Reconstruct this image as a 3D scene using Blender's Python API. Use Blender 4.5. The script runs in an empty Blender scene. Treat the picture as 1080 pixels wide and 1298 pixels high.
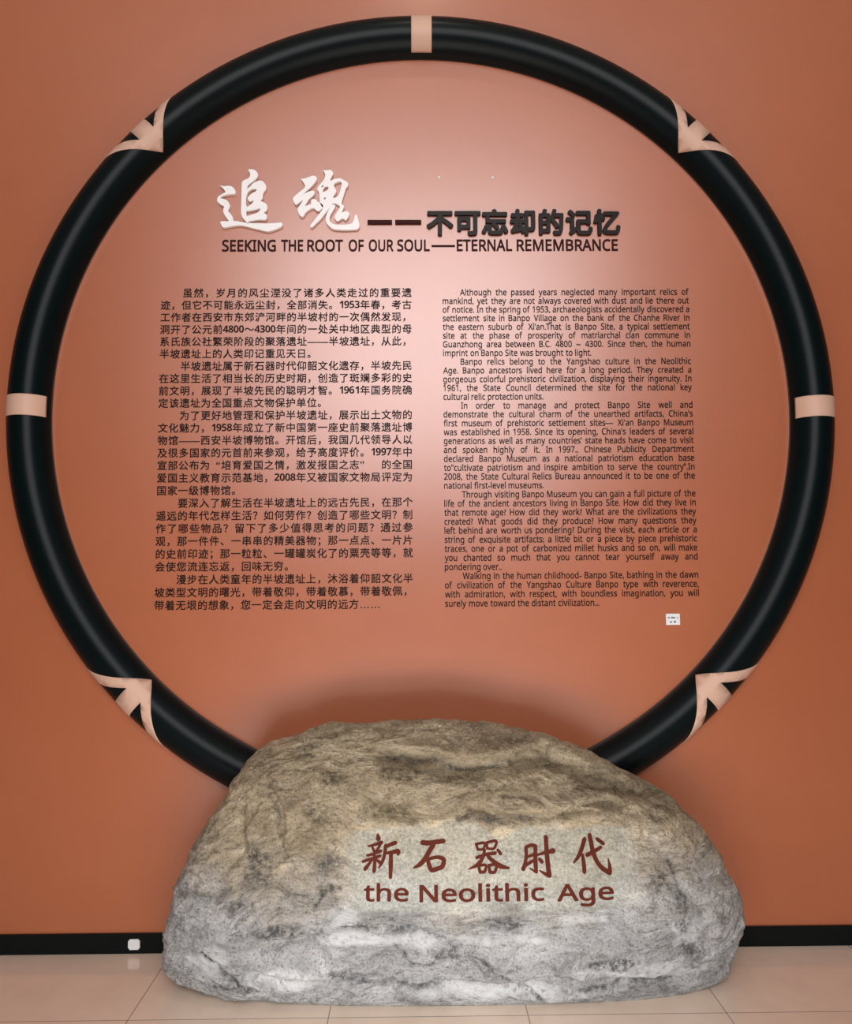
import bpy, bmesh, math, random
from mathutils import Vector, Matrix, noise, geometry
from mathutils.bvhtree import BVHTree

random.seed(7)
S = bpy.context.scene
COL = S.collection
R = math.radians

# ------------------------------------------------------------------ camera
CAM_LOC = Vector((-0.0225, -3.0276, 1.37))
PITCH, YAW, ROLL = 0.0816, 0.011, -0.0063
fw = Vector((math.sin(YAW) * math.cos(PITCH), math.cos(YAW) * math.cos(PITCH), math.sin(PITCH)))
r0 = Vector((math.cos(YAW), -math.sin(YAW), 0))
u0 = r0.cross(fw)
rt = math.cos(ROLL) * r0 + math.sin(ROLL) * u0
up = -math.sin(ROLL) * r0 + math.cos(ROLL) * u0
cd = bpy.data.cameras.new('camera')
cam = bpy.data.objects.new('camera', cd)
COL.objects.link(cam)
cd.sensor_fit = 'VERTICAL'
cd.sensor_height = 24
cd.lens = 999.376 / 1298 * 24
cd.clip_start = 0.05
m = Matrix((rt, up, -fw)).transposed().to_4x4()
m.translation = CAM_LOC
cam.matrix_world = m
S.camera = cam

# ------------------------------------------------------------------ world, lights, exposure
S.view_settings.view_transform = 'Standard'
S.view_settings.look = 'None'
S.view_settings.gamma = 1
S.view_settings.use_curve_mapping = False
S.view_settings.exposure = -0.06

world = bpy.data.worlds.new('world')
S.world = world
world.use_nodes = True
world.node_tree.nodes['Background'].inputs[0].default_value = (1.0, 0.97, 0.94, 1)
world.node_tree.nodes['Background'].inputs[1].default_value = 0.05


def aim(o, target):
    d = Vector(target) - o.location
    o.rotation_euler = d.to_track_quat('-Z', 'Y').to_euler()


def area(name, loc, target, sx, sy, power, color):
    l = bpy.data.lights.new(name, 'AREA')
    l.shape = 'RECTANGLE'
    l.size, l.size_y, l.energy, l.color = sx, sy, power, color
    o = bpy.data.objects.new(name, l)
    COL.objects.link(o)
    o.location = loc
    aim(o, target)
    return o


def spot(name, loc, target, angle, blend, power, color, radius=0.04):
    l = bpy.data.lights.new(name, 'SPOT')
    l.energy, l.color, l.spot_size, l.spot_blend, l.shadow_soft_size = power, color, R(angle), blend, radius
    o = bpy.data.objects.new(name, l)
    COL.objects.link(o)
    o.location = loc
    aim(o, target)
    return o


area('hall_window_light', (0.06, -6.0, 4.02), (0, 0, 2.1), 3.5, 3.0, 226, (0.99, 0.945, 0.96))
spot('ceiling_wall_washer', (0.04, -1.30, 5.23), (0.04, 0, 2.62), 48, 0.8, 18, (1.0, 0.88, 0.70), 0.045)
spot('title_spotlight', (0.06, -1.30, 5.20), (0.06, 0, 0.85), 31, 0.45, 22, (1.0, 0.90, 0.74), 0.045)
area('floor_fill_panel', (0.0, -2.35, 0.03), (0.0, -2.35, 3.0), 2.2, 1.8, 30, (1.0, 0.96, 0.92))  # up-facing lamp added out of view, standing in for floor-bounced light
area('floor_strip_light', (0.0, -1.25, 0.17), (0.0, -0.4, 0.32), 1.6, 0.30, 12, (0.97, 0.98, 1.0))


# ------------------------------------------------------------------ helpers
def tag(o, label=None, cat=None, group=None, kind=None):
    if label: o['label'] = label
    if cat: o['category'] = cat
    if group: o['group'] = group
    if kind: o['kind'] = kind
    return o


class Geo:
    """plain vertex and face lists"""
    def __init__(self):
        self.V, self.F = [], []


def new_mesh_obj(name, bm, mat, parent=None, smooth=False):
    me = bpy.data.meshes.new(name)
    if isinstance(bm, Geo):
        me.from_pydata(bm.V, [], bm.F)
        me.update()
    else:
        bm.to_mesh(me)
        bm.free()
    me.materials.append(mat)
    if smooth:
        for p in me.polygons:
            p.use_smooth = True
    o = bpy.data.objects.new(name, me)
    COL.objects.link(o)
    if parent:
        o.parent = parent
    return o


def empty(name, loc):
    o = bpy.data.objects.new(name, None)
    COL.objects.link(o)
    o.location = loc
    o.empty_display_size = 0.05
    return o


def add_box(bm, x0, x1, y0, y1, z0, z1):
    vs = [bm.verts.new(p) for p in ((x0, y0, z0), (x1, y0, z0), (x1, y1, z0), (x0, y1, z0),
                                    (x0, y0, z1), (x1, y0, z1), (x1, y1, z1), (x0, y1, z1))]
    for f in ((0, 3, 2, 1), (4, 5, 6, 7), (0, 1, 5, 4), (1, 2, 6, 5), (2, 3, 7, 6), (3, 0, 4, 7)):
        bm.faces.new([vs[i] for i in f])
    return vs


class NT:
    """tiny node-tree helper"""
    def __init__(self, name):
        self.m = bpy.data.materials.new(name)
        self.m.use_nodes = True
        self.t = self.m.node_tree
        self.b = self.t.nodes['Principled BSDF']

    def n(self, kind, **kw):
        nd = self.t.nodes.new(kind)
        for k, v in kw.items():
            if k in nd.inputs:
                nd.inputs[k].default_value = v
            else:
                setattr(nd, k, v)
        return nd

    def l(self, a, b):
        self.t.links.new(a, b)

    def math(self, op, a, b=None, clamp=False):
        nd = self.t.nodes.new('ShaderNodeMath')
        nd.operation = op
        nd.use_clamp = clamp
        for i, v in enumerate((a, b)):
            if v is None: continue
            if isinstance(v, (int, float)): nd.inputs[i].default_value = v
            else: self.l(v, nd.inputs[i])
        return nd.outputs[0]

    def maprange(self, v, a, b, c=0.0, d=1.0, smooth=True):
        nd = self.t.nodes.new('ShaderNodeMapRange')
        nd.interpolation_type = 'SMOOTHSTEP' if smooth else 'LINEAR'
        self.l(v, nd.inputs[0])
        for i, x in enumerate((a, b, c, d)):
            nd.inputs[i + 1].default_value = x
        return nd.outputs[0]

    def mix(self, fac, a, b, mode='MIX'):
        nd = self.t.nodes.new('ShaderNodeMix')
        nd.data_type = 'RGBA'
        nd.blend_type = mode
        if isinstance(fac, (int, float)): nd.inputs[0].default_value = fac
        else: self.l(fac, nd.inputs[0])
        for i, v in ((6, a), (7, b)):
            if isinstance(v, tuple): nd.inputs[i].default_value = (*v, 1)
            else: self.l(v, nd.inputs[i])
        return nd.outputs[2]

    def noise(self, vec, scale, detail=4, rough=0.55, dist=0.0):
        nd = self.n('ShaderNodeTexNoise', Scale=scale, Detail=detail, Roughness=rough, Distortion=dist)
        self.l(vec, nd.inputs['Vector'])
        return nd.outputs[0]

    def mapping(self, vec, scale=(1, 1, 1), rot=(0, 0, 0), loc=(0, 0, 0)):
        nd = self.n('ShaderNodeMapping')
        nd.inputs['Scale'].default_value = scale
        nd.inputs['Rotation'].default_value = rot
        nd.inputs['Location'].default_value = loc
        self.l(vec, nd.inputs['Vector'])
        return nd.outputs[0]

    def bump(self, h, strength, dist):
        nd = self.n('ShaderNodeBump', Strength=strength, Distance=dist)
        self.l(h, nd.inputs['Height'])
        self.l(nd.outputs[0], self.b.inputs['Normal'])
        return nd


def simple(name, color, rough=0.5, spec=0.5, var=0.06, nscale=30, coat=0.0):
    t = NT(name)
    co = t.n('ShaderNodeTexCoord').outputs['Object']
    f = t.noise(co, nscale, 3)
    dark = tuple(c * (1 - var) for c in color)
    lite = tuple(min(1, c * (1 + var)) for c in color)
    t.l(t.mix(f, dark, lite), t.b.inputs['Base Color'])
    t.b.inputs['Roughness'].default_value = rough
    t.b.inputs['Specular IOR Level'].default_value = spec
    t.b.inputs['Coat Weight'].default_value = coat
    return t.m


# ------------------------------------------------------------------ materials
def wall_material():
    t = NT('terracotta_paint')
    co = t.n('ShaderNodeTexCoord').outputs['Object']
    a = t.noise(co, 0.9, 3)
    b = t.noise(co, 6, 4)
    c = t.mix(t.maprange(a, 0.3, 0.7), (0.44, 0.118, 0.040), (0.47, 0.130, 0.046))
    c = t.mix(t.maprange(b, 0.35, 0.65, 0, 0.35), c, (0.42, 0.112, 0.038))
    t.l(c, t.b.inputs['Base Color'])
    t.b.inputs['Roughness'].default_value = 0.32
    t.b.inputs['IOR'].default_value = 1.75
    t.b.inputs['Specular IOR Level'].default_value = 0.85
    return t.m


def floor_material():
    t = NT('polished_tile')
    co = t.n('ShaderNodeTexCoord').outputs['Object']
    sp = t.n('ShaderNodeSeparateXYZ')
    t.l(co, sp.inputs[0])
    T = 0.6235
    fx = t.math('DIVIDE', t.math('SUBTRACT', sp.outputs[0], -0.932 - 20 * T), T)
    fy = t.math('DIVIDE', t.math('SUBTRACT', sp.outputs[1], -0.445 - 20 * T), T)
    def edge(f):
        fr = t.math('FRACT', f)
        return t.math('MINIMUM', fr, t.math('SUBTRACT', 1.0, fr))
    e = t.math('MINIMUM', edge(fx), edge(fy))
    grout = t.maprange(e, 0.0015, 0.0035, 1, 0)
    cell = t.n('ShaderNodeCombineXYZ')
    t.l(t.math('FLOOR', fx), cell.inputs[0])
    t.l(t.math('FLOOR', fy), cell.inputs[1])
    wn = t.n('ShaderNodeTexWhiteNoise')
    t.l(cell.outputs[0], wn.inputs['Vector'])
    c = t.mix(wn.outputs[0], (0.76, 0.60, 0.47), (0.80, 0.65, 0.52))
    c = t.mix(t.maprange(t.noise(co, 9, 5, 0.6), 0.4, 0.7, 0, 0.3), c, (0.67, 0.53, 0.43))
    c = t.mix(t.math('MULTIPLY', grout, 0.75), c, (0.10, 0.075, 0.06))
    t.l(c, t.b.inputs['Base Color'])
    t.b.inputs['Roughness'].default_value = 0.09
    t.b.inputs['Specular IOR Level'].default_value = 0.85
    return t.m


def rock_material():
    t = NT('weathered_stone')
    co = t.n('ShaderNodeTexCoord').outputs['Object']
    sp = t.n('ShaderNodeSeparateXYZ')
    t.l(co, sp.inputs[0])
    att = lambda nm: t.n('ShaderNodeAttribute', attribute_name=nm).outputs['Fac']
    at, stn, dk, pa = att('plaque'), att('lichen_shade'), att('smudge_shade'), att('bleach')
    # bedding that swirls: warp the coordinates before stretching them
    wn = t.n('ShaderNodeTexNoise', Scale=2.6, Detail=3.0, Roughness=0.5)
    t.l(co, wn.inputs['Vector'])
    off = t.n('ShaderNodeVectorMath', operation='SCALE')
    sub = t.n('ShaderNodeVectorMath', operation='SUBTRACT')
    t.l(wn.outputs['Color'], sub.inputs[0])
    sub.inputs[1].default_value = (0.5, 0.5, 0.5)
    t.l(sub.outputs[0], off.inputs[0])
    off.inputs['Scale'].default_value = 0.30
    add = t.n('ShaderNodeVectorMath', operation='ADD')
    t.l(co, add.inputs[0])
    t.l(off.outputs[0], add.inputs[1])
    swirl = t.mapping(add.outputs[0], (1.0, 1.0, 2.6), (0, R(14), 0))
    big = t.noise(co, 3.2, 5, 0.6, 0.4)
    zz = t.math('ADD', sp.outputs[2], t.math('MULTIPLY', t.math('SUBTRACT', big, 0.5), 0.5))
    crust = t.maprange(zz, 0.20, 0.56)
    b1 = t.maprange(t.noise(swirl, 6, 8, 0.7, 0.3), 0.33, 0.67, smooth=False)
    b2 = t.noise(swirl, 20, 7, 0.72, 0.2)
    pale = t.mix(b1, (0.42, 0.42, 0.415), (0.82, 0.82, 0.815))
    tan = t.mix(b1, (0.335, 0.255, 0.150), (0.80, 0.66, 0.445))
    c = t.mix(crust, pale, tan)
    c = t.mix(t.maprange(b2, 0.36, 0.50, 0.5, 0), c, (0.16, 0.135, 0.10))
    c = t.mix(t.maprange(b2, 0.54, 0.74, 0, 0.55), c, (0.80, 0.77, 0.71))
    # mineral grain
    g = t.noise(co, 130, 4, 0.8)
    c = t.mix(t.maprange(g, 0.34, 0.50, 0.7, 0), c, (0.10, 0.09, 0.075))
    c = t.mix(t.maprange(g, 0.56, 0.74, 0, 0.35), c, (0.86, 0.84, 0.80))
    # dark veins
    vz = t.math('ABSOLUTE', t.math('SUBTRACT', t.noise(swirl, 2.6, 6, 0.6, 0.8), 0.5))
    brk = t.maprange(t.noise(co, 5, 3), 0.46, 0.6)
    vein = t.math('MULTIPLY', t.maprange(vz, 0.0, 0.012, 0.6, 0), brk)
    c = t.mix(vein, c, (0.14, 0.13, 0.115))
    # speckled dark, bleached and lichen patches; ledge and recess shade painted in too
    fine = t.noise(co, 55, 5, 0.75)
    c = t.mix(t.math('MULTIPLY', pa, t.maprange(fine, 0.36, 0.50, 0.15, 0.95)), c, (0.90, 0.90, 0.89))
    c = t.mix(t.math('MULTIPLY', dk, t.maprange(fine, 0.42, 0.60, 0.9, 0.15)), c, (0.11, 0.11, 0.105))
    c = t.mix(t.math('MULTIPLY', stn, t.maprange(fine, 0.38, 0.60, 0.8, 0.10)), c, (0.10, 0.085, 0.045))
    # ground-flat lettering field
    pl = t.mix(t.maprange(t.noise(co, 110, 4, 0.75), 0.38, 0.62), (0.17, 0.182, 0.157), (0.375, 0.39, 0.345))
    ragged = t.maprange(t.math('ADD', at, t.math('MULTIPLY', t.math('SUBTRACT', t.noise(co, 14, 5), 0.5), 1.1)), 0.40, 0.95, 0, 0.66)
    c = t.mix(ragged, c, pl)
    t.l(c, t.b.inputs['Base Color'])
    t.b.inputs['Roughness'].default_value = 0.85
    t.b.inputs['Specular IOR Level'].default_value = 0.25
    h = t.math('ADD', b2, t.math('MULTIPLY', g, 0.22))
    h = t.math('ADD', h, t.math('MULTIPLY', fine, 0.35))
    h = t.math('MULTIPLY', h, t.maprange(at, 0, 1, 1, 0.2))
    t.bump(h, 1.0, 0.034)
    return t.m


M_wall = wall_material()
M_floor = floor_material()
M_rock = rock_material()
M_black = simple('black_satin_lacquer', (0.0022, 0.0058, 0.0064), 0.32, 0.13, 0.1, 6)
M_cream = simple('cream_paint', (0.66, 0.43, 0.32), 0.5, 0.4, 0.04, 8)
M_base = simple('black_tile_skirting', (0.003, 0.0062, 0.0066), 0.2, 0.2, 0.1, 6)
M_white = simple('white_acrylic', (0.96, 0.95, 0.94), 0.35, 0.5, 0.02, 20)
M_ink = simple('black_vinyl', (0.022, 0.009, 0.007), 0.6, 0.12, 0.1, 40)
M_maroon = simple('maroon_black_vinyl', (0.040, 0.008, 0.007), 0.6, 0.12, 0.1, 40)
M_blackletter = simple('black_acrylic', (0.011, 0.007, 0.005), 0.42, 0.2, 0.1, 40)
M_red = simple('oxide_red_paint', (0.085, 0.016, 0.008), 0.7, 0.10, 0.3, 60)
M_ceil = simple('white_ceiling_paint', (0.75, 0.73, 0.70), 0.8, 0.2, 0.02, 3)
M_plastic = simple('white_plastic', (0.82, 0.84, 0.84), 0.35, 0.5, 0.02, 20)
M_mark = simple('blue_grey_print', (0.10, 0.16, 0.20), 0.6, 0.3, 0.1, 40)

# ------------------------------------------------------------------ setting
bm = bmesh.new()
add_box(bm, -6, 6, 0, 0.2, 0, 5.6)
tag(new_mesh_obj('wall_back', bm, M_wall), kind='structure')
bm = bmesh.new()
add_box(bm, -6, 6, -7, 0.2, -0.1, 0)
tag(new_mesh_obj('floor', bm, M_floor), kind='structure')
bm = bmesh.new()
add_box(bm, -6, 6, -7, 0.2, 5.6, 5.7)
tag(new_mesh_obj('ceiling', bm, M_ceil), kind='structure')
bm = bmesh.new()
add_box(bm, -6, 6, -0.008, 0, 0, 0.0712)
tag(new_mesh_obj('baseboard_back', bm, M_base), kind='structure')

# ------------------------------------------------------------------ ring
RZ, RC, RA, RB = 2.0166, 1.5169, 0.0831, 0.092


def ring_pt(th, ph, off=0.0):
    """th from the top, clockwise seen from the front; ph -90 inner wall line .. 90 outer wall line"""
    n = Vector((RB * math.sin(ph), -RA * math.cos(ph)))
    n.normalize()
    rho = RC + RA * math.sin(ph) + n.x * off
    y = -RB * math.cos(ph) + n.y * off
    return Vector((rho * math.sin(th), min(y, -0.0005), rho * math.cos(th)))


ring = empty('wall_ring', (0, 0, RZ))
tag(ring, 'huge black ring with cream bands and arrow marks mounted on the terracotta wall', 'ring')
bm = bmesh.new()
NTH, NPH = 288, 28
rows = []
for i in range(NTH):
    th = 2 * math.pi * i / NTH
    rows.append([bm.verts.new(ring_pt(th, R(-90 + 180 * j / NPH))) for j in range(NPH + 1)])
for i in range(NTH):
    a, b = rows[i], rows[(i + 1) % NTH]
    for j in range(NPH):
        bm.faces.new((a[j], a[j + 1], b[j + 1], b[j]))
    bm.faces.new((a[NPH], a[0], b[0], b[NPH]))
bmesh.ops.recalc_face_normals(bm, faces=bm.faces)
o = new_mesh_obj('ring_tube', bm, M_black, ring)
for p in o.data.polygons:
    p.use_smooth = len(p.vertices) == 4 and abs(p.normal.y) < 0.9999 or p.center.y < -0.01


def ring_mark(name, poly, th0, label, linear=False):
    """poly in (degrees along ring or metres, profile degrees); laid on the tube"""
    bm = bmesh.new()
    pv = [bm.verts.new((x, y, 0)) for x, y in poly]
    for tri in geometry.tessellate_polygon([[Vector((x, y, 0)) for x, y in poly]]):
        bm.faces.new([pv[i] for i in tri])
    bmesh.ops.recalc_face_normals(bm, faces=bm.faces)
    ys = [p[1] for p in poly]
    xs = [p[0] for p in poly]
    y = min(ys) + 5
    while y < max(ys):
        bmesh.ops.bisect_plane(bm, geom=bm.verts[:] + bm.edges[:] + bm.faces[:], plane_co=(0, y, 0), plane_no=(0, 1, 0))
        y += 5
    st = (max(xs) - min(xs)) / 12
    x = min(xs) + st
    while x < max(xs) - 1e-5:
        bmesh.ops.bisect_plane(bm, geom=bm.verts[:] + bm.edges[:] + bm.faces[:], plane_co=(x, 0, 0), plane_no=(1, 0, 0))
        x += st
    for v in bm.verts:
        ph = R(v.co.y)
        if linear:
            th = th0 + v.co.x / (RC + RA * math.sin(ph))
        else:
            th = th0 + R(v.co.x)
        v.co = ring_pt(th, ph, 0.0016)
    bmesh.ops.recalc_face_normals(bm, faces=bm.faces)
    c = sum((fc.normal.y * fc.calc_area() for fc in bm.faces))
    if c > 0:
        bmesh.ops.reverse_faces(bm, faces=bm.faces[:])
    o = new_mesh_obj(name, bm, M_cream, ring, True)
    s = o.modifiers.new('thickness', 'SOLIDIFY')
    s.thickness = 0.001
    s.offset = -1
    tag(o, label)
    return o


band = [(-0.0405, -66), (0.0405, -66), (0.0405, 86), (-0.0405, 86)]
ring_mark('cream_band', band, R(0.15), 'cream painted band across the top of the ring', True)
ring_mark('cream_band', band, R(90.3), 'cream painted band across the right side of the ring', True)
ring_mark('cream_band', band, R(-89.65), 'cream painted band across the left side of the ring', True)
edge_out = [(1.9, -30), (3.65, 0), (5.5, 30), (6.65, 50), (7.5, 66), (8.8, 88)]
edge_in = [(6.3, 88), (4.8, 62), (4.2, 48), (3.2, 28), (2.3, 11), (1.4, -5)]
half = edge_out + edge_in + [(1.35, 40), (1.35, 88)]
arrow = [(0, -64)] + half + [(-x, y) for x, y in reversed(half)]
for deg, where in ((-44.8, 'upper left'), (45.0, 'upper right'), (-135.25, 'lower left'), (135.1, 'lower right')):
    ring_mark('arrow_mark', arrow, R(deg), 'cream arrow mark on the %s of the ring pointing inward' % where)

# ------------------------------------------------------------------ text
_cache = {}


def sans(t, bold=False):
    """plain grotesque letters instead of the default face"""
    A, a, d = (0x1D5D4, 0x1D5EE, 0x1D7EC) if bold else (0x1D5A0, 0x1D5BA, 0x1D7E2)
    out = ''
    for ch in t:
        if 'A' <= ch <= 'Z': out += chr(A + ord(ch) - 65)
        elif 'a' <= ch <= 'z': out += chr(a + ord(ch) - 97)
        elif '0' <= ch <= '9': out += chr(d + ord(ch) - 48)
        else: out += ch
    return out


def text_geo(body, strike, extrude, res=2, n=4):
    """letter shapes; strike thickens every stroke by laying n shifted copies"""
    key = (body, strike, extrude, res, n)
    if key in _cache:
        return _cache[key]
    vs, fs = plain_geo(body, extrude, res)
    if strike:
        V, F = [], []
        for k in range(n):
            a = 2 * math.pi * (k + 0.5) / n
            dx, dy = strike * math.cos(a), strike * math.sin(a)
            o = len(V)
            V += [Vector((v.x + dx, v.y + dy, v.z * (1 + 0.004 * k))) for v in vs]
            F += [tuple(i + o for i in f) for f in fs]
        vs, fs = V, F
    _cache[key] = (vs, fs)
    return vs, fs


def plain_geo(body, extrude, res):
    c = bpy.data.curves.new('text', 'FONT')
    c.body, c.size, c.resolution_u, c.extrude = body, 1.0, res, extrude
    o = bpy.data.objects.new('text', c)
    COL.objects.link(o)
    dg = bpy.context.evaluated_depsgraph_get()
    me = bpy.data.meshes.new_from_object(o.evaluated_get(dg))
    vs = [v.co.copy() for v in me.vertices]
    fs = [tuple(p.vertices) for p in me.polygons]
    bpy.data.objects.remove(o)
    bpy.data.curves.remove(c)
    bpy.data.meshes.remove(me)
    return vs, fs


def put(bm, geo, x, z, sx, sz, y=0.0, sy=1.0, shift=0.0):
    """text geometry laid on a vertical plane facing -y"""
    vs, fs = geo
    if isinstance(bm, Geo):
        o = len(bm.V)
        bm.V += [(x + (v.x - shift) * sx, y - v.z * sy, z + v.y * sz) for v in vs]
        bm.F += [tuple(i + o for i in f) for f in fs]
        return
    nv = [bm.verts.new((x + (v.x - shift) * sx, y - v.z * sy, z + v.y * sz)) for v in vs]
    for f in fs:
        try:
            bm.faces.new([nv[i] for i in f])
        except ValueError:
            pass


def bounds(geo):
    xs = [v.x for v in geo[0]]
    return min(xs), max(xs)


def curve_geo(outer, holes, extrude):
    """filled 2D outline (metres) with thickness"""
    c = bpy.data.curves.new('outline', 'CURVE')
    c.dimensions = '2D'
    c.fill_mode = 'BOTH'
    c.extrude = extrude
    for loop in [outer] + holes:
        s = c.splines.new('POLY')
        s.points.add(len(loop) - 1)
        for p, (x, z) in zip(s.points, loop):
            p.co = (x, z, 0, 1)
        s.use_cyclic_u = True
    o = bpy.data.objects.new('outline', c)
    COL.objects.link(o)
    dg = bpy.context.evaluated_depsgraph_get()
    me = bpy.data.meshes.new_from_object(o.evaluated_get(dg))
    vs = [v.co.copy() for v in me.vertices]
    fs = [tuple(p.vertices) for p in me.polygons]
    bpy.data.objects.remove(o)
    bpy.data.curves.remove(c)
    bpy.data.meshes.remove(me)
    return vs, fs


def smooth_loop(pts, n=4, closed=True):
    """Catmull-Rom through the points, keeping sharp corners sharp"""
    N = len(pts)
    out = []
    rng = range(N) if closed else range(N - 1)
    dim = len(pts[0])

    def corner(i):
        a, b, c = pts[(i - 1) % N], pts[i % N], pts[(i + 1) % N]
        v1 = (b[0] - a[0], b[1] - a[1])
        v2 = (c[0] - b[0], c[1] - b[1])
        d = (v1[0] * v2[0] + v1[1] * v2[1]) / (math.hypot(*v1) * math.hypot(*v2) + 1e-9)
        return d < 0.25
    for i in rng:
        p1, p2 = pts[i % N], pts[(i + 1) % N]
        p0 = pts[(i - 1) % N] if closed or i > 0 else p1
        p3 = pts[(i + 2) % N] if closed or i + 2 < N else p2
        if closed:
            if corner(i): p0 = p1
            if corner(i + 1): p3 = p2
        for k in range(n):
            t = k / n
            out.append(tuple(0.5 * (2 * p1[d] + (p2[d] - p0[d]) * t + (2 * p0[d] - 5 * p1[d] + 4 * p2[d] - p3[d]) * t * t
                                    + (3 * p1[d] - p0[d] - 3 * p2[d] + p3[d]) * t ** 3) for d in range(dim)))
    if not closed:
        out.append(tuple(pts[-1]))
    return out


# ---- white calligraphic title characters
ZHUI = [
    ([(485, 78), (540, 75), (590, 95), (618, 135), (622, 165), (600, 203), (560, 240), (520, 268), (490, 297), (474, 348),
      (510, 318), (560, 265), (610, 240), (655, 230), (700, 250), (730, 300), (733, 345), (702, 390), (690, 430), (690, 462),
      (660, 510), (700, 525), (740, 552), (755, 600), (740, 640), (705, 668), (740, 692), (750, 718), (745, 748), (722, 764),
      (640, 762), (560, 775), (508, 785), (500, 815), (486, 812), (470, 790), (430, 745), (405, 690), (400, 620), (402, 500),
      (405, 300), (412, 245), (440, 222), (490, 200), (515, 165), (512, 130)],
     [[(478, 420), (500, 378), (540, 347), (606, 348), (600, 372), (545, 405), (507, 438), (488, 468), (500, 503), (525, 515),
       (568, 497), (560, 525), (520, 565), (482, 590), (467, 560), (465, 490)],
      [(472, 642), (510, 640), (580, 628), (655, 608), (653, 632), (620, 668), (560, 690), (482, 715), (470, 690)]]),
    ([(105, 293), (160, 306), (240, 302), (290, 325), (318, 365), (322, 397), (303, 412), (230, 418), (170, 432), (130, 452),
      (125, 472), (170, 482), (215, 505), (245, 555), (248, 592), (228, 640), (260, 682), (290, 730), (300, 780), (350, 782),
      (400, 795), (490, 805), (600, 810), (740, 815), (860, 808), (930, 802), (957, 815), (958, 842), (930, 867), (850, 900),
      (770, 922), (730, 917), (650, 897), (560, 877), (470, 852), (380, 838), (280, 850), (190, 867), (160, 867), (143, 845),
      (120, 795), (150, 783), (200, 785), (240, 780), (213, 750), (175, 690), (160, 640), (168, 580), (120, 555), (85, 520),
      (75, 490), (90, 450), (140, 415), (187, 388), (162, 348)], []),
]
HUN = [
    ([(185, 205), (240, 200), (310, 175), (360, 162), (395, 180), (402, 215), (375, 260), (320, 320), (265, 370), (215, 410),
      (260, 395), (320, 372), (360, 370), (374, 395), (350, 440), (300, 480), (270, 530), (243, 578), (290, 562), (332, 545),
      (325, 505), (345, 482), (390, 488), (420, 522), (460, 540), (490, 580), (445, 640), (400, 638), (358, 603), (310, 622),
      (258, 662), (232, 705), (205, 722), (172, 700), (150, 650), (147, 610), (175, 565), (222, 490), (165, 530), (120, 560),
      (98, 535), (80, 482), (95, 450), (180, 375), (245, 310)], []),
    ([(485, 85), (530, 90), (590, 85), (618, 110), (622, 145), (600, 185), (580, 238), (640, 210), (720, 200), (770, 225),
      (820, 255), (828, 300), (800, 335), (780, 400), (755, 480), (742, 545), (772, 575), (765, 610), (740, 672), (770, 655),
      (820, 650), (845, 680), (830, 730), (795, 775), (760, 745), (720, 765), (680, 785), (655, 755), (648, 715), (680, 660),
      (715, 600), (712, 575), (680, 553), (640, 540), (600, 552), (648, 562), (652, 592), (625, 640), (595, 690), (578, 745),
      (590, 790), (640, 825), (720, 832), (800, 830), (878, 815), (905, 770), (925, 700), (945, 700), (965, 760), (982, 840),
      (967, 885), (930, 895), (800, 902), (640, 892), (580, 857), (535, 800), (528, 730), (550, 660), (582, 593), (540, 650),
      (470, 740), (400, 810), (340, 867), (318, 857), (325, 830), (380, 760), (440, 680), (480, 610), (450, 540), (440, 440),
      (430, 385), (408, 340), (440, 290), (490, 230), (510, 190), (515, 140)],
     [[(640, 275), (700, 243), (735, 252), (738, 300), (718, 380), (690, 440), (650, 465), (625, 463), (628, 445), (660, 400),
       (666, 365), (642, 320)],
      [(487, 358), (485, 385), (530, 372), (565, 332), (550, 312), (512, 318)],
      [(495, 465), (530, 458), (520, 482), (505, 490)],
      [(460, 322), (478, 296), (500, 290), (484, 318)]]),
]


def title_char(pieces, x0, x1, z0, z1, label):
    """traced in a 1080-unit square that spans x0..x1, z0 (top)..z1 (bottom) on the wall"""
    cx, cz = (x0 + x1) / 2, (z0 + z1) / 2
    root = None
    bm = bmesh.new()
    for outer, holes in pieces:
        f = lambda p: (x0 + (x1 - x0) * p[0] / 1080 - cx, z0 + (z1 - z0) * p[1] / 1080 - cz)
        g = curve_geo([f(p) for p in smooth_loop(outer)], [[f(p) for p in smooth_loop(h)] for h in holes], 0.007)
        put(bm, g, 0, 0, 1, 1, 0)
    o = new_mesh_obj('title_character', bm, M_white)
    o.location = (cx, -0.0075, cz)
    tag(o, label, 'letter', 'white brush characters of the title')
    return o


title_char(ZHUI, -0.8294, -0.5131, 3.0070, 2.6820, 'white raised brush-style Chinese character at the far left of the title')
title_char(HUN, -0.5313, -0.2168, 3.0068, 2.6815, 'white raised brush-style Chinese character just left of the title dashes')

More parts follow.
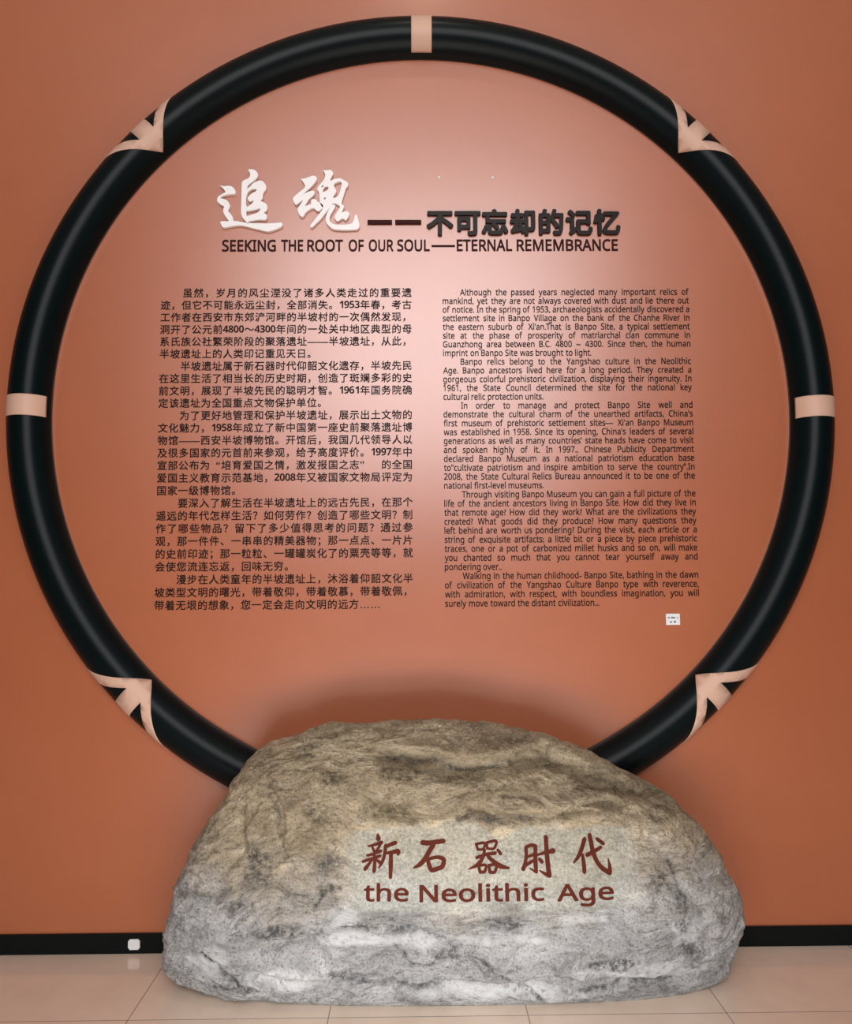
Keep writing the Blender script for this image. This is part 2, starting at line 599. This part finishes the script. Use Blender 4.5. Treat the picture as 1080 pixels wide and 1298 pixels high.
# ---- black raised title characters and dashes
HEAD = [('不', 0.0729, 'immediately right of the two title dashes'), ('可', 0.1827, 'second after the title dashes'),
        ('忘', 0.2909, 'third after the title dashes'), ('却', 0.4024, 'middle one of the seven, fourth after the dashes'),
        ('的', 0.5140, 'fifth after the title dashes'), ('记', 0.6257, 'last but one of the title'),
        ('忆', 0.7375, 'at the far right end of the title')]
for ch, x, where in HEAD:
    g = text_geo(ch, 0.040, 0.055, 3, 10)
    bm = bmesh.new()
    put(bm, g, 0, 0, 0.107, 0.107, 0, 0.107, 0.5)
    for v in bm.verts:
        v.co.z -= 0.107 * 0.385
    o = new_mesh_obj('heading_character', bm, M_blackletter)
    o.location = (x, -0.0065, 2.768)
    tag(o, 'bold black raised Chinese character %s, %s' % (ch, where), 'letter', 'black block characters of the title')
for x0, x1, where in ((-0.2137, -0.1167, 'left, beside the white characters'), (-0.1041, -0.0008, 'right, beside the black characters')):
    bm = bmesh.new()
    add_box(bm, (x0 - x1) / 2, (x1 - x0) / 2, -0.005, 0.0045, -0.0076, 0.0076)
    o = new_mesh_obj('heading_dash', bm, M_maroon)
    o.location = ((x0 + x1) / 2, -0.005, 2.7702)
    tag(o, 'dark raised title dash on the %s' % where, 'dash', 'dashes of the title')

# ---- English heading
EH = [('SEEKING', -0.7881, -0.572), ('THE', -0.5555, -0.4645), ('ROOT', -0.4522, -0.3073), ('OF', -0.2886, -0.2246),
      ('OUR', -0.209, -0.1076), ('SOUL', -0.0967, 0.0361), ('-', 0.0392, 0.1361), ('ETERNAL', 0.1392, 0.363), ('REMEMBRANCE', 0.3771, 0.7833)]
eh = empty('english_heading', (0, 0, 2.6550))
tag(eh, 'dark capital English heading line directly under the title characters', 'heading')
for w, x0, x1 in EH:
    bm = bmesh.new()
    x1 -= 0.004
    if w == '-':
        add_box(bm, x0, x1, -0.002, 0, 0.0155, 0.0235)
        new_mesh_obj('long_dash', bm, M_maroon, eh)
        continue
    g = text_geo(sans(w), 0.026, 0.02, 3, 6)
    a, b = bounds(g)
    s = (x1 - x0) / (b - a)
    put(bm, g, x0, 0, s, 0.0435 / 0.70, -0.0012, 0.05, a)
    new_mesh_obj('word', bm, M_maroon, eh)

# ---- Chinese text column
CN = ['　　虽然，岁月的风尘湮没了诸多人类走过的重要遗', '迹，但它不可能永远尘封，全部消失。1953年春，考古',
      '工作者在西安市东郊浐河畔的半坡村的一次偶然发现，', '洞开了公元前4800～4300年间的一处关中地区典型的母',
      '系氏族公社繁荣阶段的聚落遗址——半坡遗址，从此，', '半坡遗址上的人类印记重见天日。',
      '　　半坡遗址属于新石器时代仰韶文化遗存，半坡先民', '在这里生活了相当长的历史时期，创造了斑斓多彩的史',
      '前文明，展现了半坡先民的聪明才智。1961年国务院确', '定该遗址为全国重点文物保护单位。',
      '　　为了更好地管理和保护半坡遗址，展示出土文物的', '文化魅力，1958年成立了新中国第一座史前聚落遗址博',
      '物馆——西安半坡博物馆。开馆后，我国几代领导人以', '及很多国家的元首前来参观，给予高度评价。1997年中',
      '宣部公布为“培育爱国之情，激发报国之志”　的全国', '爱国主义教育示范基地，2008年又被国家文物局评定为',
      '国家一级博物馆。', '　　要深入了解生活在半坡遗址上的远古先民，在那个',
      '遥远的年代怎样生活？如何劳作？创造了哪些文明？制', '作了哪些物品？留下了多少值得思考的问题？通过参',
      '观，那一件件、一串串的精美器物；那一点点、一片片', '的史前印迹；那一粒粒、一罐罐炭化了的粟壳等等，就',
      '会使您流连忘返，回味无穷。', '　　漫步在人类童年的半坡遗址上，沐浴着仰韶文化半',
      '坡类型文明的曙光，带着敬仰，带着敬慕，带着敬佩，', '带着无垠的想象，您一定会走向文明的远方……']
CNP = [(0, 6, 'topmost block of the left Chinese column, six lines'), (6, 10, 'second block from the top of the left Chinese column, four lines'),
       (10, 17, 'middle block of the left Chinese column, seven lines'), (17, 23, 'fourth block of the left Chinese column, full of question marks'),
       (23, 26, 'bottom block of the left Chinese column, three lines')]
EM = 0.0392
for a, b, where in CNP:
    z0 = 2.48617 - 0.048775 * a
    par = empty('chinese_paragraph', (-0.53, 0, z0))
    tag(par, 'black Chinese paragraph, ' + where, 'text', 'Chinese wall paragraphs')
    for i in range(a, b):
        line = CN[i]
        units = []
        pos = 0.0
        for ch in line:
            w = 0.5 if ch in '0123456789' else 1.0
            units.append((ch, pos, w))
            pos += w
        full = pos >= 22.5
        pitch = (0.9470 / (pos - 1)) if full else 0.0411
        bm = Geo()
        for ch, p, w in units:
            if ch == '　':
                continue
            g = text_geo(sans(ch, True), 0.0, 0.015) if w == 0.5 else text_geo(ch, 0.016, 0.015)
            x = -1.0062 + (p + w / 2 - 0.5 + (0.5 if ch == '“' else 0)) * pitch
            if w == 0.5:
                l, r = bounds(g)
                put(bm, g, x, -0.34 * EM, EM * 1.0, EM * 1.02, -0.0008, EM, (l + r) / 2)
            else:
                put(bm, g, x, -0.385 * EM, EM, EM, -0.0008, EM, 0.5)
        o = new_mesh_obj('text_line', bm, M_ink, par)
        o.location = (0.53, 0, -0.048775 * (i - a))

# ---- English text column
EN = ['Although the passed years neglected many important relics of', 'mankind, yet they are not always covered with dust and lie there out',
      'of notice. In the spring of 1953, archaeologists accidentally discovered a', 'settlement site in Banpo Village on the bank of the Chanhe River in',
      "the eastern suburb of Xi'an.That is Banpo Site, a typical settlement", 'site at the phase of prosperity of matriarchal clan commune in',
      'Guanzhong area between B.C. 4800 ~ 4300. Since then, the human', 'imprint on Banpo Site was brought to light.',
      'Banpo relics belong to the Yangshao culture in the Neolithic', 'Age. Banpo ancestors lived here for a long period. They created a',
      'gorgeous colorful prehistoric civilization, displaying their ingenuity. In', '1961, the State Council determined the site for the national key',
      'cultural relic protection units.', 'In order to manage and protect Banpo Site well and',
      "demonstrate the cultural charm of the unearthed artifacts, China's", "first museum of prehistoric settlement sites— Xi'an Banpo Museum",
      "was established in 1958. Since its opening, China's leaders of several", "generations as well as many countries' state heads have come to visit",
      'and spoken highly of it. In 1997.,  Chinese Publicity Department', 'declared Banpo Museum as a national patriotism education base',
      'to"cultivate patriotism and inspire ambition to serve the country".In', '2008, the State Cultural Relics Bureau announced it to be one of the',
      'national first-level museums.', 'Through visiting Banpo Museum you can gain a full picture of the',
      'life of the ancient ancestors living in Banpo Site. How did they live in', 'that remote age? How did they work? What are the civilizations they',
      'created? What goods did they produce? How many questions they', 'left behind are worth us pondering? During the visit, each article or a',
      'string of exquisite artifacts; a little bit or a piece by piece prehistoric', 'traces, one or a pot of carbonized millet husks and so on, will make',
      'you chanted so much that you cannot tear yourself away and', 'pondering over..',
      'Walking in the human childhood- Banpo Site, bathing in the dawn', 'of civilization of the Yangshao Culture Banpo type with reverence,',
      'with admiration, with respect, with boundless imagination, you will', 'surely move toward the distant civilization...']
EZ = [2.4828 - 0.03484 * i for i in range(36)]
ENP = [(0, 8, 'topmost block of the right English column, eight lines'), (8, 13, 'second block of the right English column, five lines'),
       (13, 23, 'middle and longest block of the right English column, ten lines'), (23, 32, 'fourth block of the right English column, full of question marks'),
       (32, 36, 'bottom block of the right English column, four lines')]
EE = 0.0340
SPACE = 0.33


def word_w(w):
    a, b = bounds(text_geo(sans(w), 0.018, 0.015))
    return b - a + 0.03


nat8 = sum(word_w(w) for w in EN[7].split()) + SPACE * (len(EN[7].split()) - 1)
EX = 0.5834 / nat8                      # horizontal scale, metres per em
X0, X1, XI = 0.0815, 1.0560, 0.1500
for a, b, where in ENP:
    par = empty('english_paragraph', (0.568, 0, EZ[a]))
    tag(par, 'black English paragraph, ' + where, 'text', 'English wall paragraphs')
    for i in range(a, b):
        words = EN[i].split()
        x0 = XI if i == a else X0
        ww = [word_w(w) * EX for w in words]
        sx = EX
        last = i == b - 1
        gap = SPACE * EX
        if not last:
            gap = (X1 - x0 - sum(ww)) / (len(words) - 1)
            if gap < 0.11 * EX:
                gap = 0.11 * EX
                k = (X1 - x0 - gap * (len(words) - 1)) / sum(ww)
                ww = [w * k for w in ww]
                sx *= k
        bm = Geo()
        x = x0
        for w, wd in zip(words, ww):
            g = text_geo(sans(w), 0.018, 0.015)
            put(bm, g, x, -0.26 * EE, sx, EE, -0.0008, EE, bounds(g)[0])
            x += wd + gap
        o = new_mesh_obj('text_line', bm, M_ink, par)
        o.location = (-0.568, 0, EZ[i] - EZ[a])

# ------------------------------------------------------------------ boulder
SIL = [(0.0, -.72, .985), (.02, -.80, 1.015), (.045, -.865, 1.03), (.07, -.893, 1.036), (.10, -.897, 1.05), (.13, -.893, 1.062),
       (.20, -.88, 1.075), (.265, -.868, 1.072), (.337, -.851, 1.046), (.40, -.828, 1.015), (.462, -.80, .976), (.54, -.748, .925),
       (.608, -.70, .845), (.64, -.683, .79), (.676, -.655, .71), (.714, -.621, .63), (.75, -.578, .547), (.793, -.527, .445),
       (.82, -.44, .36), (.832, -.405, .315), (.845, -.345, .276), (.856, -.296, .21), (.863, -.2, .12), (.868, -.06, .03)]
FRONT = [(0, -.385), (.03, -.405), (.10, -.42), (.2, -.428), (.3, -.425), (.4, -.412), (.5, -.395), (.6, -.37), (.7, -.335),
         (.78, -.30), (.83, -.27), (.856, -.24), (.868, -.205)]
BACK = [(0, -.11), (.6, -.11), (.78, -.125), (.85, -.16), (.868, -.19)]


def lerp(tab, z, k=1):
    if z <= tab[0][0]: return tab[0][k]
    for a, b in zip(tab, tab[1:]):
        if z <= b[0]:
            t = (z - a[0]) / (b[0] - a[0])
            return a[k] + (b[k] - a[k]) * t
    return tab[-1][k]


def seg_d(px, pz, line):
    """distance to a polyline and the signed vertical side"""
    best, side = 1e9, 0
    for (ax, az), (bx, bz) in zip(line, line[1:]):
        dx, dz = bx - ax, bz - az
        t = max(0, min(1, ((px - ax) * dx + (pz - az) * dz) / (dx * dx + dz * dz)))
        qx, qz = ax + dx * t, az + dz * t
        d = math.hypot(px - qx, pz - qz)
        if d < best:
            best, side = d, pz - qz
    return best, side


LEDGES = [  # polyline, width, depth of recess under it, bulge above
    ([(-.13, .772), (-.06, .758), (.015, .755), (.09, .742), (.158, .730), (.22, .738), (.289, .748), (.40, .768)], .034, .050, .026),
    ([(-.10, .60), (0, .575), (.078, .583), (.157, .614), (.26, .582), (.417, .588), (.548, .616), (.66, .612)], .024, .026, .014),
    ([(.26, .655), (.36, .64), (.45, .60), (.55, .59)], .014, .010, .008),
    ([(.44, .745), (.52, .72), (.62, .68), (.74, .645), (.84, .60)], .030, .034, .014),
    ([(-.82, .325), (-.72, .335), (-.64, .362)], .018, .014, .008),
    ([(-.52, .20), (-.41, .225), (-.33, .27), (-.27, .345), (-.21, .36)], .018, .014, .006),
    ([(-.52, .68), (-.50, .62), (-.47, .55), (-.44, .45), (-.50, .34)], .026, .012, .008),
    ([(-.62, .60), (-.60, .50), (-.66, .40)], .022, .010, .006),
    ([(-.35, .265), (-.18, .262), (-.05, .255), (.02, .235)], .018, .010, .008),
    ([(.10, .26), (.25, .268), (.42, .25), (.55, .26)], .018, .010, .007),
    ([(-.62, .14), (-.40, .085), (-.1, .11), (.15, .07), (.45, .09), (.75, .06), (.93, .10)], .020, .010, .007),
    ([(.72, .52), (.80, .44), (.83, .36), (.90, .28), (.93, .18)], .035, .014, .006),
    ([(-.28, .68), (-.20, .63), (-.12, .62)], .018, .010, .006),
]
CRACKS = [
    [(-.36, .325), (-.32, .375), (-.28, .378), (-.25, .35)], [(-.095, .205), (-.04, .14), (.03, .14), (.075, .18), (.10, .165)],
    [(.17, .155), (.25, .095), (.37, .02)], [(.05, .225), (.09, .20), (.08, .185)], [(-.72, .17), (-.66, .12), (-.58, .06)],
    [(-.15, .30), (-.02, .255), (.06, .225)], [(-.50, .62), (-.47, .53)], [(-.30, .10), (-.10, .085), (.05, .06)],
    [(.80, .44), (.84, .34)], [(.50, .05), (.66, .075), (.80, .055)], [(-.13, .772), (0, .757), (.158, .731), (.30, .75)],  # last line also paints overhang shade along the top ledge
]
LICHEN_SHADE = [(-.36, .605, .04, .035), (-.15, .60, .08, .03), (-.505, .655, .02, .04), (-.39, .50, .022, .022), (-.08, .715, .08, .022),  # dark olive patches and pits; overhang shade painted under the top ledge
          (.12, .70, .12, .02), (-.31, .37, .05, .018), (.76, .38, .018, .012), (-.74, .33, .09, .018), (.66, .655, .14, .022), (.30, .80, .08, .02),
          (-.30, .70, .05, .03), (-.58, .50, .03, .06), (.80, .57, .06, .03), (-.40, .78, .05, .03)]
SMUDGE_SHADE = [(-.10, .285, .10, .030), (-.20, .262, .07, .015), (.27, .268, .13, .020), (-.46, .24, .08, .020), (.05, .19, .05, .03), (.72, .34, .05, .05),
          (.66, .50, .06, .05), (-.60, .30, .05, .04), (.18, .575, .16, .02), (-.62, .07, .08, .015), (.83, .30, .03, .08), (-.55, .42, .05, .06),  # wide patch above the lettering field paints the shade of the recess
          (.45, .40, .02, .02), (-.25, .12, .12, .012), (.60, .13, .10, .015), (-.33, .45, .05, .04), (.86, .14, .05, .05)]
BLEACH = [(-.22, .222, .16, .020), (-.01, .222, .08, .024), (.27, .222, .14, .020), (.50, .29, .14, .03), (-.28, .29, .06, .03), (-.42, .10, .14, .04),
          (.20, .05, .3, .03), (.70, .10, .2, .04), (-.70, .14, .08, .05), (.85, .22, .06, .06), (.02, .30, .06, .02)]


def plaque(x, z):
    def sm(v, a, b):
        t = max(0, min(1, (v - a) / (b - a)))
        return t * t * (3 - 2 * t)
    wob = 0.03 * noise.noise((x * 6, z * 6, 3)) + 0.012 * noise.noise((x * 20, z * 20, 3))
    return sm(x + wob, -.34, -.19) * (1 - sm(x + wob, .62, .78)) * sm(z + wob, .255, .33) * (1 - sm(z + wob, .53, .575))


NZ, NA = 320, 860
zs = []
for i in range(NZ):
    t = i / (NZ - 1)
    zs.append(0.868 * (1 - (1 - t) ** 1.5))
verts, info = [], []
for z in zs:
    L, Rr = lerp(SIL, z, 1), lerp(SIL, z, 2)
    xc, hw = (L + Rr) / 2, (Rr - L) / 2
    yf, yb = lerp(FRONT, z), lerp(BACK, z)
    yc = yf * 0.35 + yb * 0.65
    for j in range(NA):
        # two thirds of the columns on the front
        u = j / NA
        a = -math.pi + math.pi * (u / 0.75) if u < 0.75 else math.pi * ((u - 0.75) / 0.25)
        c, s = math.cos(a), math.sin(a)
        n = 2.7 if s < 0 else 4.0
        # even spacing along x on the front
        cx = math.copysign(abs(c) ** (2 / n), c)
        sy = abs(s) ** (2 / n)
        y = yc + (yf - yc) * sy if s < 0 else yc + (yb - yc) * sy
        verts.append(Vector((xc + hw * cx, y, z)))
        info.append((s < 0, z))
faces = []
for i in range(NZ - 1):
    for j in range(NA):
        k = (j + 1) % NA
        faces.append((i * NA + j, i * NA + k, (i + 1) * NA + k, (i + 1) * NA + j))
faces.append(tuple(range(NA - 1, -1, -1)))
faces.append(tuple((NZ - 1) * NA + j for j in range(NA)))
me = bpy.data.meshes.new('boulder')
me.from_pydata(verts, [], faces)
me.update()
norms = [v.normal.copy() for v in me.vertices]
for nm in ('plaque', 'lichen_shade', 'smudge_shade', 'bleach'):
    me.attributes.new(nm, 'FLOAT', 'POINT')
pl_att, li_att, sm_att, bl_att = (me.attributes[nm] for nm in ('plaque', 'lichen_shade', 'smudge_shade', 'bleach'))
for i, v in enumerate(me.vertices):
    p, (front, z0) = verts[i], info[i]
    q = Vector((p.x * 2.0, p.y * 3.0, p.z * 4.2 + 0.9 * noise.noise((p.x * 2.2, 5, p.z * 2))))
    d = 0.022 * noise.fractal(q, 0.9, 2.1, 5)
    q2 = Vector((p.x * 7, p.y * 9, p.z * 14 + 1.2 * noise.noise((p.x * 5, 1, p.z * 5))))
    d += 0.012 * (0.5 - abs(noise.fractal(q2, 0.8, 2.0, 4)))
    d += 0.0028 * noise.fractal(p * 45, 0.7, 2.0, 3)
    pk = 0.0
    p = p.copy()
    if front:
        pk = plaque(p.x, p.z)
        ux, uz = p.x + 0.030 * noise.noise((p.x * 9, 14, p.z * 9)), p.z + 0.022 * noise.noise((p.x * 9, 19, p.z * 9))
        for line, w, dep, bul in LEDGES:
            dd, side = seg_d(ux, uz, line)
            if dd < 4 * w:
                if side < 0:
                    d -= dep * math.exp(-(dd / w) ** 2)
                else:
                    d += bul * math.exp(-(dd / (1.6 * w)) ** 2) - (dep + bul) * math.exp(-(dd / (0.5 * w)) ** 2)
        rag = 1.5 * noise.noise((p.x * 10, 2, p.z * 19)) + 0.6 * noise.noise((p.x * 40, 7, p.z * 40))

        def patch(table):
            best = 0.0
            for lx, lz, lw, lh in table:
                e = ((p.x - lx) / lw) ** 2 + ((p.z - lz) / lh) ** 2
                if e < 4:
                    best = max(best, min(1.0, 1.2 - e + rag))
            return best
        li_att.data[i].value = patch(LICHEN_SHADE) * (1 - pk)
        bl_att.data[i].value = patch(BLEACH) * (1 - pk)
        sv = patch(SMUDGE_SHADE)
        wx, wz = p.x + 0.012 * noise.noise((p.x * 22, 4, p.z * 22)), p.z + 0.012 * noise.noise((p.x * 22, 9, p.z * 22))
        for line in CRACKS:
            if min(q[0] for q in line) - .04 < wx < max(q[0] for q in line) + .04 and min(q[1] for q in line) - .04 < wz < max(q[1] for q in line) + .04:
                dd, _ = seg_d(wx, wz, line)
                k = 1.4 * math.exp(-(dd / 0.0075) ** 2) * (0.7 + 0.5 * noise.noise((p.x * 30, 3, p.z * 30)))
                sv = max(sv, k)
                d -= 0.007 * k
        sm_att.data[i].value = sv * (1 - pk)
    else:
        d = min(d, 0.0)
    d *= (1 - 0.93 * pk)
    d -= 0.003 * pk
    pl_att.data[i].value = pk
    d *= max(0.0, min(1.0, z0 / 0.03))
    nn = norms[i]
    co = p + nn * d
    co.y = min(co.y, -0.102)
    co.z = max(co.z, 0.0)
    v.co = co
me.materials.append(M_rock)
for pg in me.polygons:
    pg.use_smooth = True
me.update()
rock = bpy.data.objects.new('boulder', me)
COL.objects.link(rock)
tag(rock, 'large rough grey and tan boulder with red carved lettering standing on the floor', 'boulder')

rock_bvh = BVHTree.FromPolygons([v.co.copy() for v in me.vertices], [tuple(p.vertices) for p in me.polygons])


def on_rock(bm, lift):
    """lay the flat outline (x, z) on the stone, looking straight at its front"""
    for v in bm.verts:
        h = rock_bvh.ray_cast(Vector((v.co.x, -2, v.co.z)), Vector((0, 1, 0)))
        y = h[0].y if h[0] else -0.4
        v.co.y = y - lift
    return bm


def carve(name, bm, label):
    for _ in range(2):
        es = [e for e in bm.edges if e.calc_length() > 0.012]
        if es:
            bmesh.ops.subdivide_edges(bm, edges=es, cuts=1)
            bmesh.ops.triangulate(bm, faces=bm.faces[:])
    on_rock(bm, 0.0012)
    bmesh.ops.recalc_face_normals(bm, faces=bm.faces)
    if sum(f.normal.y for f in bm.faces) > 0:
        bmesh.ops.reverse_faces(bm, faces=bm.faces[:])
    o = new_mesh_obj(name, bm, M_red, rock)
    tag(o, label)
    return o


def brush(bm, pts, fx, fz, sc):
    """one brush stroke (x, y, width) as a rounded ribbon of varying width"""
    P = [(x, y, w * 1.2) for x, y, w in smooth_loop(pts, 5, False)]
    left, right = [], []
    for i, (x, y, w) in enumerate(P):
        a, b = P[max(0, i - 1)], P[min(len(P) - 1, i + 1)]
        dx, dy = b[0] - a[0], b[1] - a[1]
        l = math.hypot(dx, dy) or 1
        nx, ny = -dy / l, dx / l
        left.append((x + nx * w / 2, y + ny * w / 2))
        right.append((x - nx * w / 2, y - ny * w / 2))

    def cap(c, w, ang):
        return [(c[0] + w / 2 * math.cos(ang + t), c[1] + w / 2 * math.sin(ang + t)) for t in (R(45), R(90), R(135))]
    e = P[-1]; d = P[-2]
    ang = math.atan2(e[1] - d[1], e[0] - d[0]) - math.pi / 2
    ecap = cap(e, e[2], ang)
    s = P[0]; d2 = P[1]
    ang2 = math.atan2(s[1] - d2[1], s[0] - d2[0]) - math.pi / 2
    scap = cap(s, s[2], ang2)
    V = lambda p: bm.verts.new((fx(p[0]), 0, fz(p[1])))
    lv = [V(p) for p in left]
    rv = [V(p) for p in right]
    for i in range(len(P) - 1):
        bm.faces.new((lv[i], lv[i + 1], rv[i + 1], rv[i]))
    ev = [V(p) for p in ecap]
    bm.faces.new([rv[-1]] + ev + [lv[-1]])
    sv = [V(p) for p in scap]
    bm.faces.new([lv[0]] + sv + [rv[0]])


STROKES = {
    '新': ('A', [
        [(255, 75, 26), (262, 115, 48)], [(145, 195, 16), (215, 180, 26), (300, 155, 34)], [(188, 195, 20), (212, 245, 28)],
        [(288, 175, 24), (240, 255, 30)], [(135, 295, 25), (200, 280, 26), (292, 248, 30)], [(88, 360, 28), (170, 335, 26), (285, 300, 30)],
        [(215, 285, 30), (222, 380, 32), (215, 462, 38)], [(195, 335, 24), (150, 395, 30), (112, 440, 38)], [(238, 340, 24), (282, 370, 32)],
        [(460, 160, 38), (400, 180, 34), (338, 208, 28)], [(348, 190, 34), (336, 280, 34), (312, 360, 30), (270, 428, 16)],
        [(345, 272, 24), (420, 262, 34), (490, 250, 46), (492, 278, 34)], [(410, 275, 36), (408, 400, 42), (404, 530, 32)]]),
    '石': ('A', [
        [(775, 160, 46), (850, 165, 44), (930, 155, 42), (1018, 146, 42)], [(900, 185, 48), (850, 260, 46), (790, 350, 46), (730, 402, 38), (672, 428, 16)],
        [(832, 340, 34), (850, 400, 42), (880, 455, 44), (950, 440, 40), (1000, 418, 44), (1022, 352, 42), (985, 325, 38), (920, 320, 32), (832, 340, 32)]]),
    '器': ('B', [
        [(402, 170, 26), (422, 232, 26)], [(422, 230, 24), (485, 225, 24), (498, 162, 26), (402, 172, 24)],
        [(525, 158, 26), (532, 222, 26)], [(532, 220, 24), (608, 222, 26), (638, 142, 28), (525, 158, 26)],
        [(405, 318, 30), (500, 288, 28), (622, 272, 36)], [(655, 240, 30), (685, 278, 34)],
        [(500, 235, 30), (478, 312, 34), (420, 390, 38), (308, 442, 10)], [(540, 310, 34), (620, 375, 42), (690, 415, 44), (778, 434, 18)],
        [(425, 402, 30), (442, 475, 30)], [(442, 472, 28), (495, 468, 28), (508, 400, 28), (428, 405, 26)],
        [(545, 402, 30), (555, 475, 30)], [(555, 474, 28), (610, 474, 30), (630, 398, 30), (545, 402, 28)]]),
    '时': ('C', [
        [(-20, 205, 34), (-20, 300, 34), (-35, 370, 34), (-60, 435, 42)], [(-20, 202, 30), (45, 182, 34), (92, 196, 40)],
        [(92, 196, 40), (86, 300, 40), (86, 400, 42), (92, 472, 30)], [(-15, 310, 24), (40, 292, 28), (80, 280, 24)],
        [(-40, 405, 28), (20, 368, 32), (80, 342, 26)], [(20, 432, 14), (60, 455, 18), (90, 475, 20)],
        [(110, 287, 20), (200, 267, 32), (300, 246, 48)], [(220, 100, 42), (222, 250, 44), (230, 400, 46), (240, 508, 48)],
        [(240, 505, 44), (190, 490, 30), (130, 455, 12)], [(135, 335, 34), (160, 362, 38)]]),
    '代': ('C', [
        [(680, 135, 42), (632, 250, 40), (590, 320, 36), (538, 378, 20)], [(645, 300, 32), (655, 400, 40), (656, 478, 42)],
        [(700, 302, 40), (790, 266, 36), (868, 226, 32)], [(745, 92, 42), (768, 250, 44), (800, 350, 42), (860, 440, 42), (955, 502, 48)],
        [(958, 498, 46), (962, 440, 36), (950, 348, 10)], [(830, 135, 34), (902, 186, 36)]]),
}
FRAMES = {'A': (-.2282, .0736, .5535, .3062), 'B': (.0504, .3507, .5506, .3033), 'C': (.3295, .6283, .5480, .3004)}
WHICH = {'新': 'first', '石': 'second', '器': 'third', '时': 'fourth', '代': 'fifth'}
for ch, (fr, strokes) in STROKES.items():
    x0, x1, z0, z1 = FRAMES[fr]
    fx = lambda v: x0 + (x1 - x0) * v / 1080
    fz = lambda v: z0 + (z1 - z0) * v / 900
    bm = bmesh.new()
    for st in strokes:
        brush(bm, st, fx, fz, 1)
    carve('carved_character', bm, 'red carved Chinese character, %s from the left on the boulder' % WHICH[ch])
for w, x0, x1, zb in (('the', -.2003, -.057, .3382), ('Neolithic', -.0225, .3777, .3350), ('Age', .4185, .6037, .3318)):
    g = text_geo(sans(w), 0.022, 0.0, 3, 6)
    a, b = bounds(g)
    bm = bmesh.new()
    put(bm, g, x0, zb, (x1 - x0) / (b - a), 0.0475 / 0.70, 0, 1, a)
    carve('carved_word', bm, 'red carved word %s under the carved characters' % w)

# ------------------------------------------------------------------ small things
lb = empty('sticker', (0.9523, 0, 1.201))
tag(lb, 'tiny white printed label stuck on the wall below the English text', 'label')
bm = bmesh.new()
add_box(bm, -0.0266, 0.0266, -0.0012, 0, -0.0212, 0.0212)
new_mesh_obj('label_paper', bm, M_plastic, lb)
for row, (z, segs) in enumerate(((0.006, ((-0.019, -0.013), (-0.007, -0.001), (0.000, 0.008), (0.016, 0.019))), (-0.010, ((-0.012, -0.005), (0.003, 0.011))))):
    bm = bmesh.new()
    for k, (xa, xb) in enumerate(segs):
        add_box(bm, xa, xb, -0.0016, -0.0011, z - 0.0028, z + (0.0028 if k != 1 else 0.004))
    new_mesh_obj('printed_line', bm, M_mark, lb)

bm = bmesh.new()
add_box(bm, -0.0214, 0.0214, -0.006, 0, -0.0184, 0.0184)
bmesh.ops.bevel(bm, geom=[e for e in bm.edges if abs(e.verts[0].co.y - e.verts[1].co.y) > 0.001], offset=0.005, segments=4, affect='EDGES')
bmesh.ops.bevel(bm, geom=[e for e in bm.edges if e.verts[0].co.y < -0.0059 and e.verts[1].co.y < -0.0059], offset=0.0015, segments=2, affect='EDGES')
o = new_mesh_obj('outlet_cover', bm, M_plastic)
o.location = (-1.0682, -0.008, 0.034)
tag(o, 'small white rounded cover plate on the black skirting left of the boulder', 'cover plate')

for x, where in ((0.0712, 'left'), (0.2856, 'right')):
    bm = bmesh.new()
    bmesh.ops.create_uvsphere(bm, u_segments=16, v_segments=8, radius=0.0060)
    for v in bm.verts:
        v.co.y *= 0.6
    bmesh.ops.bisect_plane(bm, geom=bm.verts[:] + bm.edges[:] + bm.faces[:], plane_co=(0, 0, 0), plane_no=(0, 1, 0), clear_outer=True)
    bmesh.ops.holes_fill(bm, edges=bm.edges)
    o = new_mesh_obj('wall_pin', bm, M_plastic, None, True)
    o.location = (x, -0.0002, 2.9572)
    tag(o, 'tiny pale pin head in the wall above the title, %s one of the two' % where, 'pin', 'pins above the title')
